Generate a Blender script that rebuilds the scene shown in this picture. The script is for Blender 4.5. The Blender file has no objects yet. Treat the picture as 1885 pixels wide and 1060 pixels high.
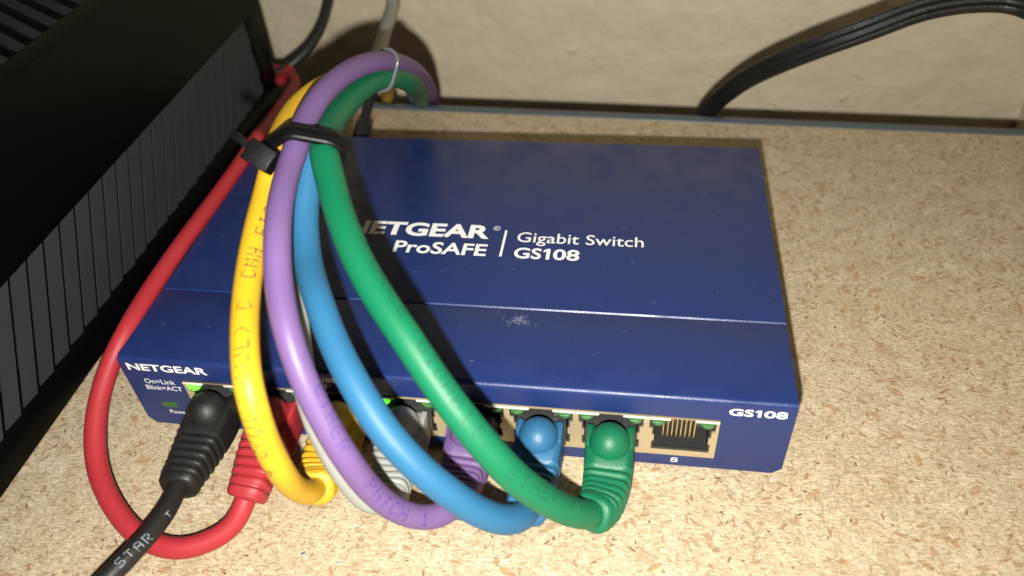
import bpy, bmesh, math, random
from mathutils import Vector, Matrix

random.seed(7)
S = 0.001                      # every length below is written in millimetres
sc = bpy.context.scene
col = sc.collection

# ------------------------------------------------------------------ camera, light, exposure
CAM = Vector((120.48, -115.35, 159.14))
RIGHT = Vector((0.988421, 0.140867, -0.056393))
DOWN = Vector((0.052789, -0.667677, -0.742577))
FWD = Vector((-0.142257, 0.731002, -0.667382))
cd = bpy.data.cameras.new('camera')
cam = bpy.data.objects.new('camera', cd)
col.objects.link(cam)
rot = Matrix((RIGHT, -DOWN, -FWD)).transposed()
cam.matrix_world = Matrix.Translation(CAM * S) @ rot.to_4x4()
cd.sensor_width = 36.0
cd.lens = 36.0 * 1468.5 / 1885.0
cd.clip_start = 0.002
cd.clip_end = 20.0
cd.dof.use_dof = True
cd.dof.focus_distance = 0.196
cd.dof.aperture_fstop = 13.0
sc.camera = cam

w = bpy.data.worlds.new('World')
sc.world = w
w.use_nodes = True
w.node_tree.nodes['Background'].inputs[0].default_value = (1.0, 0.93, 0.82, 1)
w.node_tree.nodes['Background'].inputs[1].default_value = 0.010

# the phone's flash: a small disc just below the lens
ld = bpy.data.lights.new('phone_flash', 'AREA')
ld.shape = 'DISK'
ld.size = 4.5 * S
ld.energy = 1.0
ld.color = (1.0, 0.97, 0.90)
lo = bpy.data.objects.new('phone_flash', ld)
col.objects.link(lo)
LPOS = CAM - RIGHT * 5.0 + DOWN * 17.0
lo.matrix_world = Matrix.Translation(LPOS * S) @ rot.to_4x4() @ Matrix.Rotation(math.radians(13), 4, 'X')   # tipped up a little

sc.view_settings.view_transform = 'Standard'
sc.view_settings.look = 'None'
sc.view_settings.exposure = 0.0
sc.view_settings.gamma = 1.0
sc.render.engine = 'CYCLES'
sc.cycles.max_bounces = 6

# ------------------------------------------------------------------ material helpers
def N(nt, kind, **kw):
    n = nt.nodes.new(kind)
    for k, v in kw.items():
        setattr(n, k, v)
    return n

def new_mat(name, color=(0.5, 0.5, 0.5), rough=0.5, metal=0.0, spec=0.5):
    m = bpy.data.materials.new(name)
    m.use_nodes = True
    b = m.node_tree.nodes['Principled BSDF']
    b.inputs['Base Color'].default_value = (*color, 1)
    b.inputs['Roughness'].default_value = rough
    b.inputs['Metallic'].default_value = metal
    b.inputs['Specular IOR Level'].default_value = spec
    return m

def add_bump(m, scale, strength, dist=0.05, detail=3.0, coord='Object', rough_var=0.0, col_var=0.0):
    nt = m.node_tree
    b = nt.nodes['Principled BSDF']
    tc = N(nt, 'ShaderNodeTexCoord')
    no = N(nt, 'ShaderNodeTexNoise')
    no.inputs['Scale'].default_value = scale
    no.inputs['Detail'].default_value = detail
    nt.links.new(tc.outputs[coord], no.inputs['Vector'])
    bp = N(nt, 'ShaderNodeBump')
    bp.inputs['Strength'].default_value = strength
    bp.inputs['Distance'].default_value = dist * S
    nt.links.new(no.outputs['Fac'], bp.inputs['Height'])
    nt.links.new(bp.outputs['Normal'], b.inputs['Normal'])
    if rough_var or col_var:
        n2 = N(nt, 'ShaderNodeTexNoise')
        n2.inputs['Scale'].default_value = scale * 0.06
        n2.inputs['Detail'].default_value = 5.0
        nt.links.new(tc.outputs[coord], n2.inputs['Vector'])
        if rough_var:
            r0 = b.inputs['Roughness'].default_value
            mr = N(nt, 'ShaderNodeMapRange')
            mr.inputs['From Min'].default_value = 0.3
            mr.inputs['From Max'].default_value = 0.7
            mr.inputs['To Min'].default_value = max(0.05, r0 - rough_var)
            mr.inputs['To Max'].default_value = min(1.0, r0 + rough_var)
            nt.links.new(n2.outputs['Fac'], mr.inputs['Value'])
            nt.links.new(mr.outputs[0], b.inputs['Roughness'])
        if col_var:
            c = b.inputs['Base Color'].default_value[:]
            mx = N(nt, 'ShaderNodeMix', data_type='RGBA')
            mx.inputs[6].default_value = tuple(v * (1 - col_var) for v in c[:3]) + (1,)
            mx.inputs[7].default_value = tuple(min(1, v * (1 + col_var)) for v in c[:3]) + (1,)
            nt.links.new(n2.outputs['Fac'], mx.inputs[0])
            nt.links.new(mx.outputs[2], b.inputs['Base Color'])
    return m

M = {}
M['blue_case'] = add_bump(new_mat('blue_powder_coat', (0.0112, 0.0265, 0.118), 0.38, 0.0, 0.5), 2400, 0.6, 0.07, 2, rough_var=0.11, col_var=0.10)
M['print_white'] = new_mat('white_print', (0.80, 0.81, 0.80), 0.5)
M['bezel'] = add_bump(new_mat('gold_tan_metal', (0.50, 0.40, 0.25), 0.42, 0.35), 900, 0.15, 0.05, 3, rough_var=0.1, col_var=0.12)
M['steel'] = add_bump(new_mat('bright_steel', (0.85, 0.81, 0.72), 0.35, 0.25), 1200, 0.1, 0.03)
M['jack_plastic'] = add_bump(new_mat('black_jack_plastic', (0.030, 0.030, 0.030), 0.35), 1500, 0.15, 0.03)
M['gold'] = new_mat('gold_contact', (0.85, 0.66, 0.30), 0.25, 0.9)
M['dark'] = new_mat('dark_interior', (0.006, 0.006, 0.006), 0.8)
M['led_off'] = new_mat('green_lens', (0.045, 0.16, 0.05), 0.18)
M['led_on'] = new_mat('green_lens_lit', (0.10, 0.55, 0.05), 0.2)
b = M['led_on'].node_tree.nodes['Principled BSDF']
b.inputs['Emission Color'].default_value = (0.12, 1.0, 0.03, 1)
b.inputs['Emission Strength'].default_value = 1.8
M['power_lens'] = new_mat('green_power_lens', (0.035, 0.11, 0.02), 0.3)
M['rubber_foot'] = new_mat('black_foot_rubber', (0.02, 0.02, 0.02), 0.8)
M['scrap'] = new_mat('grey_scrap', (0.34, 0.34, 0.35), 0.5)
M['dust'] = new_mat('pale_dust', (0.62, 0.64, 0.68), 0.9)

def cable_mat(name, c, rough=0.5):
    return add_bump(new_mat(name, c, rough, 0.0, 0.38), 700, 0.10, 0.05, 3, rough_var=0.06, col_var=0.05)

def boot_mat(name, c, rough=0.5):
    return add_bump(new_mat(name, c, rough, 0.0, 0.5), 2300, 0.6, 0.11, 2, rough_var=0.06, col_var=0.06)

COLORS = {
    'green': (0.002, 0.132, 0.057), 'purple': (0.138, 0.080, 0.210), 'blue': (0.021, 0.118, 0.235),
    'yellow': (0.59, 0.345, 0.016), 'grey': (0.30, 0.305, 0.28), 'red': (0.37, 0.026, 0.034), 'black': (0.012, 0.011, 0.010),
}
for k, c in COLORS.items():
    M['jacket_' + k] = cable_mat(k + '_jacket', c)
    M['boot_' + k] = boot_mat(k + '_boot', tuple(v * 0.92 for v in c))
M['black_cord'] = add_bump(new_mat('black_cord_vinyl', (0.016, 0.016, 0.017), 0.42), 900, 0.25, 0.06, 3, rough_var=0.08)
M['flat_cord'] = add_bump(new_mat('black_flat_cord_vinyl', (0.009, 0.0093, 0.0085), 0.5, 0.0, 0.4), 1300, 0.9, 0.2, 3, rough_var=0.12)
M['nylon'] = add_bump(new_mat('black_nylon', (0.003, 0.003, 0.003), 0.5, 0.0, 0.22), 1100, 0.7, 0.08, 0.05, 3, rough_var=0.08)
M['clear_tie'] = new_mat('smoky_clear_plastic', (0.10, 0.105, 0.11), 0.14)
M['clear_plug'] = new_mat('clear_plug_plastic', (0.035, 0.036, 0.036), 0.2)
M['ink_dark'] = new_mat('dark_ink', (0.035, 0.035, 0.03), 0.6)
M['ink_purple'] = new_mat('dark_violet_ink', (0.06, 0.03, 0.20), 0.6)
M['ink_green'] = new_mat('dark_green_ink', (0.004, 0.055, 0.035), 0.6)
M['ink_white'] = new_mat('pale_ink', (0.42, 0.47, 0.52), 0.6)
M['gloss_black'] = add_bump(new_mat('satin_black_plastic', (0.0012, 0.0012, 0.001), 0.38, 0.0, 0.12), 1800, 0.12, 0.03)
M['rib_black'] = add_bump(new_mat('matte_charcoal_plastic', (0.027, 0.028, 0.028), 0.65, 0.0, 0.25), 2200, 0.5, 0.06, 2, col_var=0.12)
M['moulding'] = add_bump(new_mat('blue_grey_moulding', (0.075, 0.098, 0.125), 0.36), 500, 0.12, 0.1, 3, rough_var=0.08, col_var=0.1)

def wall_mat():
    m = new_mat('beige_wall_paint', (0.66, 0.58, 0.42), 0.55, 0.0, 0.35)
    nt = m.node_tree
    b = nt.nodes['Principled BSDF']
    tc = N(nt, 'ShaderNodeTexCoord')
    n1 = N(nt, 'ShaderNodeTexNoise'); n1.inputs['Scale'].default_value = 55; n1.inputs['Detail'].default_value = 4
    n2 = N(nt, 'ShaderNodeTexNoise'); n2.inputs['Scale'].default_value = 420; n2.inputs['Detail'].default_value = 3
    v = N(nt, 'ShaderNodeTexVoronoi'); v.inputs['Scale'].default_value = 62
    for n in (n1, n2):
        nt.links.new(tc.outputs['Object'], n.inputs['Vector'])
    n3 = N(nt, 'ShaderNodeTexNoise'); n3.inputs['Scale'].default_value = 110; n3.inputs['Detail'].default_value = 3
    nt.links.new(tc.outputs['Object'], n3.inputs['Vector'])
    wp = N(nt, 'ShaderNodeVectorMath', operation='MULTIPLY_ADD'); wp.inputs[1].default_value = (0.012, 0.012, 0.009)
    nt.links.new(n3.outputs['Color'], wp.inputs[0]); nt.links.new(tc.outputs['Object'], wp.inputs[2])
    nt.links.new(wp.outputs[0], v.inputs['Vector'])
    cr = N(nt, 'ShaderNodeValToRGB')                       # sparse raised pimples
    cr.color_ramp.elements[0].position = 0.0; cr.color_ramp.elements[0].color = (1, 1, 1, 1)
    cr.color_ramp.elements[1].position = 0.20; cr.color_ramp.elements[1].color = (0, 0, 0, 1)
    nt.links.new(v.outputs['Distance'], cr.inputs[0])
    gate = N(nt, 'ShaderNodeMath', operation='GREATER_THAN'); gate.inputs[1].default_value = 0.62
    sep = N(nt, 'ShaderNodeSeparateColor')
    nt.links.new(v.outputs['Color'], sep.inputs[0]); nt.links.new(sep.outputs[0], gate.inputs[0])
    mul0 = N(nt, 'ShaderNodeMath', operation='MULTIPLY')
    nt.links.new(cr.outputs[0], mul0.inputs[0]); nt.links.new(gate.outputs[0], mul0.inputs[1])
    mul = N(nt, 'ShaderNodeMath', operation='MULTIPLY'); mul.inputs[1].default_value = 0.55
    nt.links.new(mul0.outputs[0], mul.inputs[0])
    a1 = N(nt, 'ShaderNodeMath', operation='MULTIPLY_ADD'); a1.inputs[1].default_value = 1.6
    nt.links.new(n1.outputs['Fac'], a1.inputs[0]); nt.links.new(mul.outputs[0], a1.inputs[2])
    a2 = N(nt, 'ShaderNodeMath', operation='MULTIPLY_ADD'); a2.inputs[1].default_value = 0.09
    nt.links.new(n2.outputs['Fac'], a2.inputs[0]); nt.links.new(a1.outputs[0], a2.inputs[2])
    bp = N(nt, 'ShaderNodeBump'); bp.inputs['Strength'].default_value = 0.9; bp.inputs['Distance'].default_value = 2.2 * S
    nt.links.new(a2.outputs[0], bp.inputs['Height']); nt.links.new(bp.outputs['Normal'], b.inputs['Normal'])
    mx = N(nt, 'ShaderNodeMix', data_type='RGBA')
    mx.inputs[6].default_value = (0.61, 0.53, 0.375, 1); mx.inputs[7].default_value = (0.69, 0.605, 0.44, 1)
    nt.links.new(n1.outputs['Fac'], mx.inputs[0]); nt.links.new(mx.outputs[2], b.inputs['Base Color'])
    return m
M['wall'] = wall_mat()

def particle_board_mat():
    m = new_mat('particle_board', (0.6, 0.46, 0.28), 0.62, 0.0, 0.3)
    nt = m.node_tree
    L = nt.links
    b = nt.nodes['Principled BSDF']
    tc = N(nt, 'ShaderNodeTexCoord')
    warp = N(nt, 'ShaderNodeTexNoise'); warp.inputs['Scale'].default_value = 900; warp.inputs['Detail'].default_value = 2
    L.new(tc.outputs['Object'], warp.inputs['Vector'])
    ws = N(nt, 'ShaderNodeVectorMath', operation='MULTIPLY_ADD')
    ws.inputs[1].default_value = (0.00055, 0.00055, 0)
    L.new(warp.outputs['Color'], ws.inputs[0]); L.new(tc.outputs['Object'], ws.inputs[2])
    flat = N(nt, 'ShaderNodeVectorMath', operation='MULTIPLY'); flat.inputs[1].default_value = (1, 1, 0)
    L.new(ws.outputs[0], flat.inputs[0])
    def flakes(cell, length, width, prob, seed):
        """random flat chips: returns (mask, random colour) sockets; sizes in mm"""
        add = N(nt, 'ShaderNodeVectorMath', operation='ADD'); add.inputs[1].default_value = (seed * 0.137, seed * 0.071, 0)
        L.new(flat.outputs[0], add.inputs[0])
        sc_ = N(nt, 'ShaderNodeVectorMath', operation='SCALE'); sc_.inputs['Scale'].default_value = 1000.0 / cell
        L.new(add.outputs[0], sc_.inputs[0])
        v = N(nt, 'ShaderNodeTexVoronoi', voronoi_dimensions='2D'); v.inputs['Scale'].default_value = 1.0
        L.new(sc_.outputs[0], v.inputs['Vector'])
        d = N(nt, 'ShaderNodeVectorMath', operation='SUBTRACT')
        L.new(sc_.outputs[0], d.inputs[0]); L.new(v.outputs['Position'], d.inputs[1])
        s = N(nt, 'ShaderNodeSeparateColor'); L.new(v.outputs['Color'], s.inputs[0])
        ang = N(nt, 'ShaderNodeMath', operation='MULTIPLY'); ang.inputs[1].default_value = 6.283
        L.new(s.outputs[0], ang.inputs[0])
        r = N(nt, 'ShaderNodeVectorRotate', rotation_type='Z_AXIS')
        L.new(d.outputs[0], r.inputs['Vector']); L.new(ang.outputs[0], r.inputs['Angle'])
        st = N(nt, 'ShaderNodeVectorMath', operation='MULTIPLY')
        st.inputs[1].default_value = (2.0 * cell / length, 2.0 * cell / width, 0)
        L.new(r.outputs[0], st.inputs[0])
        ln = N(nt, 'ShaderNodeVectorMath', operation='LENGTH'); L.new(st.outputs[0], ln.inputs[0])
        # size differs from chip to chip
        szr = N(nt, 'ShaderNodeMapRange'); szr.inputs['To Min'].default_value = 0.45; szr.inputs['To Max'].default_value = 1.15
        L.new(s.outputs[1], szr.inputs['Value'])
        edge = N(nt, 'ShaderNodeMath', operation='SUBTRACT')
        L.new(szr.outputs[0], edge.inputs[0]); L.new(ln.outputs['Value'], edge.inputs[1])
        soft = N(nt, 'ShaderNodeMapRange'); soft.inputs['From Min'].default_value = 0.0; soft.inputs['From Max'].default_value = 0.25
        L.new(edge.outputs[0], soft.inputs['Value'])
        g = N(nt, 'ShaderNodeMath', operation='LESS_THAN'); g.inputs[1].default_value = prob
        L.new(s.outputs[2], g.inputs[0])
        mu = N(nt, 'ShaderNodeMath', operation='MULTIPLY'); L.new(soft.outputs[0], mu.inputs[0]); L.new(g.outputs[0], mu.inputs[1])
        return mu.outputs[0], s.outputs[1]
    nb = N(nt, 'ShaderNodeTexNoise'); nb.inputs['Scale'].default_value = 160; nb.inputs['Detail'].default_value = 6; nb.inputs['Roughness'].default_value = 0.7
    L.new(ws.outputs[0], nb.inputs['Vector'])
    ramp = N(nt, 'ShaderNodeValToRGB')
    ramp.color_ramp.elements[0].position = 0.30; ramp.color_ramp.elements[0].color = (0.44, 0.335, 0.20, 1)
    ramp.color_ramp.elements[1].position = 0.68; ramp.color_ramp.elements[1].color = (0.68, 0.565, 0.395, 1)
    L.new(nb.outputs['Fac'], ramp.inputs[0])
    cur = ramp.outputs[0]
    heights = []
    def layer(cell, length, width, prob, seed, c0, c1, opacity, h):
        nonlocal cur
        mask, rnd = flakes(cell, length, width, prob, seed)
        cm = N(nt, 'ShaderNodeMix', data_type='RGBA'); cm.inputs[6].default_value = (*c0, 1); cm.inputs[7].default_value = (*c1, 1)
        L.new(rnd, cm.inputs[0])
        op = N(nt, 'ShaderNodeMath', operation='MULTIPLY'); op.inputs[1].default_value = opacity; L.new(mask, op.inputs[0])
        mx = N(nt, 'ShaderNodeMix', data_type='RGBA')
        L.new(op.outputs[0], mx.inputs[0]); L.new(cur, mx.inputs[6]); L.new(cm.outputs[2], mx.inputs[7])
        cur = mx.outputs[2]
        heights.append((mask, h))
    layer(2.6, 4.0, 1.0, 0.9, 1, (0.68, 0.585, 0.41), (0.54, 0.435, 0.275), 0.6, 0.5)
    layer(1.9, 3.0, 0.45, 0.7, 2, (0.40, 0.29, 0.16), (0.62, 0.515, 0.345), 0.65, 0.3)
    layer(2.3, 3.6, 0.8, 0.5, 3, (0.74, 0.66, 0.50), (0.60, 0.49, 0.325), 0.55, 0.5)
    layer(1.2, 1.9, 0.20, 0.7, 4, (0.20, 0.125, 0.06), (0.38, 0.265, 0.14), 0.8, -0.6)
    layer(1.0, 1.7, 0.16, 0.5, 11, (0.84, 0.77, 0.61), (0.70, 0.60, 0.43), 0.6, 0.5)
    layer(2.0, 2.4, 0.66, 0.34, 12, (0.28, 0.175, 0.085), (0.46, 0.32, 0.18), 0.75, 0.2)
    layer(3.4, 3.4, 1.1, 0.26, 5, (0.29, 0.155, 0.07), (0.45, 0.29, 0.155), 0.78, 0.2)
    layer(6.5, 4.6, 1.9, 0.22, 6, (0.36, 0.195, 0.08), (0.47, 0.31, 0.165), 0.75, 0.2)
    layer(3.6, 2.0, 0.6, 0.13, 7, (0.15, 0.075, 0.035), (0.27, 0.14, 0.065), 0.85, -0.3)
    layer(3.8, 1.2, 0.5, 0.12, 8, (0.05, 0.032, 0.02), (0.13, 0.08, 0.05), 0.9, -0.3)
    layer(2.4, 2.7, 0.22, 0.30, 10, (0.16, 0.095, 0.045), (0.33, 0.21, 0.10), 0.75, -0.5)
    # fine wood fibre, mostly along the board
    fv = N(nt, 'ShaderNodeVectorMath', operation='MULTIPLY'); fv.inputs[1].default_value = (520, 2100, 1)
    L.new(ws.outputs[0], fv.inputs[0])
    fn = N(nt, 'ShaderNodeTexNoise'); fn.inputs['Scale'].default_value = 1.0; fn.inputs['Detail'].default_value = 4; fn.inputs['Roughness'].default_value = 0.65
    L.new(fv.outputs[0], fn.inputs['Vector'])
    fr_ = N(nt, 'ShaderNodeMapRange'); fr_.inputs['From Min'].default_value = 0.3; fr_.inputs['From Max'].default_value = 0.7
    fr_.inputs['To Min'].default_value = 0.56; fr_.inputs['To Max'].default_value = 1.18
    L.new(fn.outputs['Fac'], fr_.inputs['Value'])
    fm = N(nt, 'ShaderNodeVectorMath', operation='SCALE'); L.new(cur, fm.inputs[0]); L.new(fr_.outputs[0], fm.inputs['Scale'])
    cur = fm.outputs[0]
    heights.append((fn.outputs['Fac'], 1.2))
    L.new(cur, b.inputs['Base Color'])
    h = nb.outputs['Fac']
    for mask, k in heights:
        a = N(nt, 'ShaderNodeMath', operation='MULTIPLY_ADD'); a.inputs[1].default_value = k
        L.new(mask, a.inputs[0]); L.new(h, a.inputs[2]); h = a.outputs[0]
    bp = N(nt, 'ShaderNodeBump'); bp.inputs['Strength'].default_value = 0.5; bp.inputs['Distance'].default_value = 0.14 * S
    L.new(h, bp.inputs['Height']); L.new(bp.outputs['Normal'], b.inputs['Normal'])
    return m
M['board'] = particle_board_mat()

# ------------------------------------------------------------------ mesh helpers (millimetres in, metres out)
def obj_from(name, verts, faces, mat, parent=None, smooth=False, smooth_angle=None):
    me = bpy.data.meshes.new(name)
    me.from_pydata([(v[0] * S, v[1] * S, v[2] * S) for v in verts], [], faces)
    bm = bmesh.new(); bm.from_mesh(me)
    bmesh.ops.recalc_face_normals(bm, faces=bm.faces)
    bm.to_mesh(me); bm.free()
    if smooth:
        me.polygons.foreach_set('use_smooth', [True] * len(me.polygons))
        if smooth_angle is not None:
            me.set_sharp_from_angle(angle=math.radians(smooth_angle))
    me.materials.append(M[mat])
    o = bpy.data.objects.new(name, me)
    col.objects.link(o)
    if parent is not None:
        o.parent = parent
    return o

class MB:
    def __init__(self):
        self.v, self.f = [], []
    def add(self, verts, faces):
        k = len(self.v)
        self.v += [tuple(v) for v in verts]
        self.f += [tuple(i + k for i in f) for f in faces]
        return self
    def box(self, x0, x1, y0, y1, z0, z1):
        v = [(x, y, z) for x in (x0, x1) for y in (y0, y1) for z in (z0, z1)]
        f = [(0, 1, 3, 2), (4, 6, 7, 5), (0, 4, 5, 1), (2, 3, 7, 6), (0, 2, 6, 4), (1, 5, 7, 3)]
        return self.add(v, f)
    def prism(self, poly, to3, a, c):
        """poly: 2-D outline; to3(p, q, t) gives the point; from t=a to t=c"""
        n = len(poly)
        v = [to3(p, q, a) for p, q in poly] + [to3(p, q, c) for p, q in poly]
        f = [tuple(range(n)), tuple(range(2 * n - 1, n - 1, -1))] + [(i, (i + 1) % n, n + (i + 1) % n, n + i) for i in range(n)]
        return self.add(v, f)
    def build(self, name, mat, parent=None, bevel=0.0, seg=2, smooth=False, angle=40):
        o = obj_from(name, self.v, self.f, mat, parent)
        if bevel:
            me = o.data
            bm = bmesh.new(); bm.from_mesh(me)
            es = [e for e in bm.edges if len(e.link_faces) == 2 and e.calc_face_angle(0) > 0.5]
            bmesh.ops.bevel(bm, geom=es, offset=bevel * S, segments=seg, profile=0.5, affect='EDGES', clamp_overlap=True)
            bm.to_mesh(me); bm.free()
            smooth = True
        if smooth:
            o.data.polygons.foreach_set('use_smooth', [True] * len(o.data.polygons))
            o.data.set_sharp_from_angle(angle=math.radians(angle))
        return o

def thing(name, label, cat, group=None, loc=(0, 0, 0)):
    o = bpy.data.objects.new(name, None)
    o.empty_display_size = 0.01
    col.objects.link(o)
    o.location = Vector(loc) * S
    o['label'] = label
    o['category'] = cat
    if group:
        o['group'] = group
    return o

def tag(o, label, cat, group=None):
    o['label'] = label; o['category'] = cat
    if group:
        o['group'] = group
    return o

def spline(pts, step=0.7, relax=10):
    """centripetal Catmull-Rom through pts, resampled evenly, lightly relaxed"""
    P = [Vector(p) for p in pts]
    P = [P[0] * 2 - P[1]] + P + [P[-1] * 2 - P[-2]]
    dense = []
    for i in range(1, len(P) - 2):
        p0, p1, p2, p3 = P[i - 1:i + 3]
        t0 = 0.0
        t1 = t0 + (p1 - p0).length ** 0.5; t2 = t1 + (p2 - p1).length ** 0.5; t3 = t2 + (p3 - p2).length ** 0.5
        for k in range(24):
            t = t1 + (t2 - t1) * k / 24
            a1 = p0 * ((t1 - t) / (t1 - t0)) + p1 * ((t - t0) / (t1 - t0))
            a2 = p1 * ((t2 - t) / (t2 - t1)) + p2 * ((t - t1) / (t2 - t1))
            a3 = p2 * ((t3 - t) / (t3 - t2)) + p3 * ((t - t2) / (t3 - t2))
            b1 = a1 * ((t2 - t) / (t2 - t0)) + a2 * ((t - t0) / (t2 - t0))
            b2 = a2 * ((t3 - t) / (t3 - t1)) + a3 * ((t - t1) / (t3 - t1))
            dense.append(b1 * ((t2 - t) / (t2 - t1)) + b2 * ((t - t1) / (t2 - t1)))
    dense.append(P[-2])
    out = [dense[0]]; acc = 0.0
    for a, c in zip(dense, dense[1:]):
        d = (c - a).length
        while d > 1e-9 and acc + d >= step:
            a = a + (c - a) * ((step - acc) / d)
            out.append(a); d = (c - a).length; acc = 0.0
        acc += d
    for _ in range(relax):
        out = [out[0]] + [out[i] * 0.5 + (out[i - 1] + out[i + 1]) * 0.25 for i in range(1, len(out) - 1)] + [out[-1]]
    return out

def frames(c, up=Vector((0, 0, 1))):
    T = []
    for i in range(len(c)):
        T.append((c[min(i + 1, len(c) - 1)] - c[max(i - 1, 0)]).normalized())
    n = (up - T[0] * up.dot(T[0])).normalized()
    out = []
    for t in T:
        n = (n - t * n.dot(t)).normalized()
        out.append((t, n, t.cross(n)))
    return out

def sweep(name, c, section, mat, parent=None, fr=None, caps=True, smooth=True, angle=60):
    """section(i) -> list of (a, b) offsets along normal / binormal"""
    fr = fr or frames(c)
    verts, faces = [], []
    n = None
    for i, p in enumerate(c):
        s = section(i); n = len(s)
        t, nn, bb = fr[i]
        verts += [p + nn * a + bb * q for a, q in s]
    for i in range(len(c) - 1):
        for k in range(n):
            faces.append((i * n + k, i * n + (k + 1) % n, (i + 1) * n + (k + 1) % n, (i + 1) * n + k))
    if caps:
        faces.append(tuple(range(n))); faces.append(tuple(range((len(c) - 1) * n, len(c) * n)))
    return obj_from(name, verts, faces, mat, parent, smooth, angle)

def circle(r, n=20):
    return [(r * math.cos(2 * math.pi * k / n), r * math.sin(2 * math.pi * k / n)) for k in range(n)]

def rrect(h, w, e, n=32):
    """superellipse, h along the normal, w along the binormal"""
    o = []
    for k in range(n):
        a = 2 * math.pi * (k + 0.5) / n
        ca, sa = math.cos(a), math.sin(a)
        o.append((h / 2 * math.copysign(abs(ca) ** (2 / e), ca), w / 2 * math.copysign(abs(sa) ** (2 / e), sa)))
    return o

def hull2(pts):
    pts = sorted(set((round(a, 4), round(c, 4)) for a, c in pts))
    def half(ps):
        h = []
        for p in ps:
            while len(h) > 1 and (h[-1][0] - h[-2][0]) * (p[1] - h[-2][1]) - (h[-1][1] - h[-2][1]) * (p[0] - h[-2][0]) <= 0:
                h.pop()
            h.append(p)
        return h[:-1]
    return half(pts) + half(pts[::-1])

def even_loop(h, n):
    L = [0.0]
    for i in range(len(h)):
        a, c = h[i], h[(i + 1) % len(h)]
        L.append(L[-1] + math.hypot(c[0] - a[0], c[1] - a[1]))
    out = []; i = 0
    for k in range(n):
        t = L[-1] * k / n
        while L[i + 1] < t:
            i += 1
        a, c = h[i], h[(i + 1) % len(h)]
        u = (t - L[i]) / max(1e-9, L[i + 1] - L[i])
        out.append((a[0] + (c[0] - a[0]) * u, a[1] + (c[1] - a[1]) * u))
    return out

def outline_mesh(name, outer, holes, depth, to3, mat, parent):
    """flat plate with real holes, filled from 2-D outlines, given thickness"""
    cu = bpy.data.curves.new(name, 'CURVE'); cu.dimensions = '2D'; cu.fill_mode = 'BOTH'
    cu.extrude = depth / 2
    for loop in [outer] + holes:
        sp = cu.splines.new('POLY'); sp.points.add(len(loop) - 1); sp.use_cyclic_u = True
        for p, q in zip(sp.points, loop):
            p.co = (q[0], q[1], 0, 1)
    t = bpy.data.objects.new('t', cu); col.objects.link(t)
    dg = bpy.context.evaluated_depsgraph_get(); dg.update()
    me = bpy.data.meshes.new_from_object(t.evaluated_get(dg))
    bpy.data.objects.remove(t); bpy.data.curves.remove(cu)
    for v in me.vertices:
        v.co = Vector(to3(v.co.x, v.co.y, v.co.z)) * S
    me.materials.clear(); me.materials.append(M[mat])
    me.name = name
    o = bpy.data.objects.new(name, me); col.objects.link(o); o.parent = parent
    return o

def text_mesh(name, body, to3, x0, x1, y0, y1, mat, parent, bold=0.0, cap='H', shear=0.0, thick=0.02):
    """lettering fitted so that the line spans x0..x1 and capitals y0..y1"""
    def mk(s):
        cu = bpy.data.curves.new(name, 'FONT'); cu.body = s; cu.size = 1.0; cu.offset = bold; cu.shear = shear
        cu.resolution_u = 4
        t = bpy.data.objects.new('t', cu); col.objects.link(t)
        dg = bpy.context.evaluated_depsgraph_get(); dg.update()
        me = bpy.data.meshes.new_from_object(t.evaluated_get(dg))
        bpy.data.objects.remove(t); bpy.data.curves.remove(cu)
        return me
    c = mk(cap); zs = [v.co.y for v in c.vertices]; c0, c1 = min(zs), max(zs); bpy.data.meshes.remove(c)
    me = mk(body); xs = [v.co.x for v in me.vertices]; a0, a1 = min(xs), max(xs)
    for v in me.vertices:
        v.co = Vector(to3(x0 + (v.co.x - a0) / (a1 - a0) * (x1 - x0), y0 + (v.co.y - c0) / (c1 - c0) * (y1 - y0), thick)) * S
    me.materials.clear(); me.materials.append(M[mat]); me.name = name
    o = bpy.data.objects.new(name, me); col.objects.link(o); o.parent = parent
    return o

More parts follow.
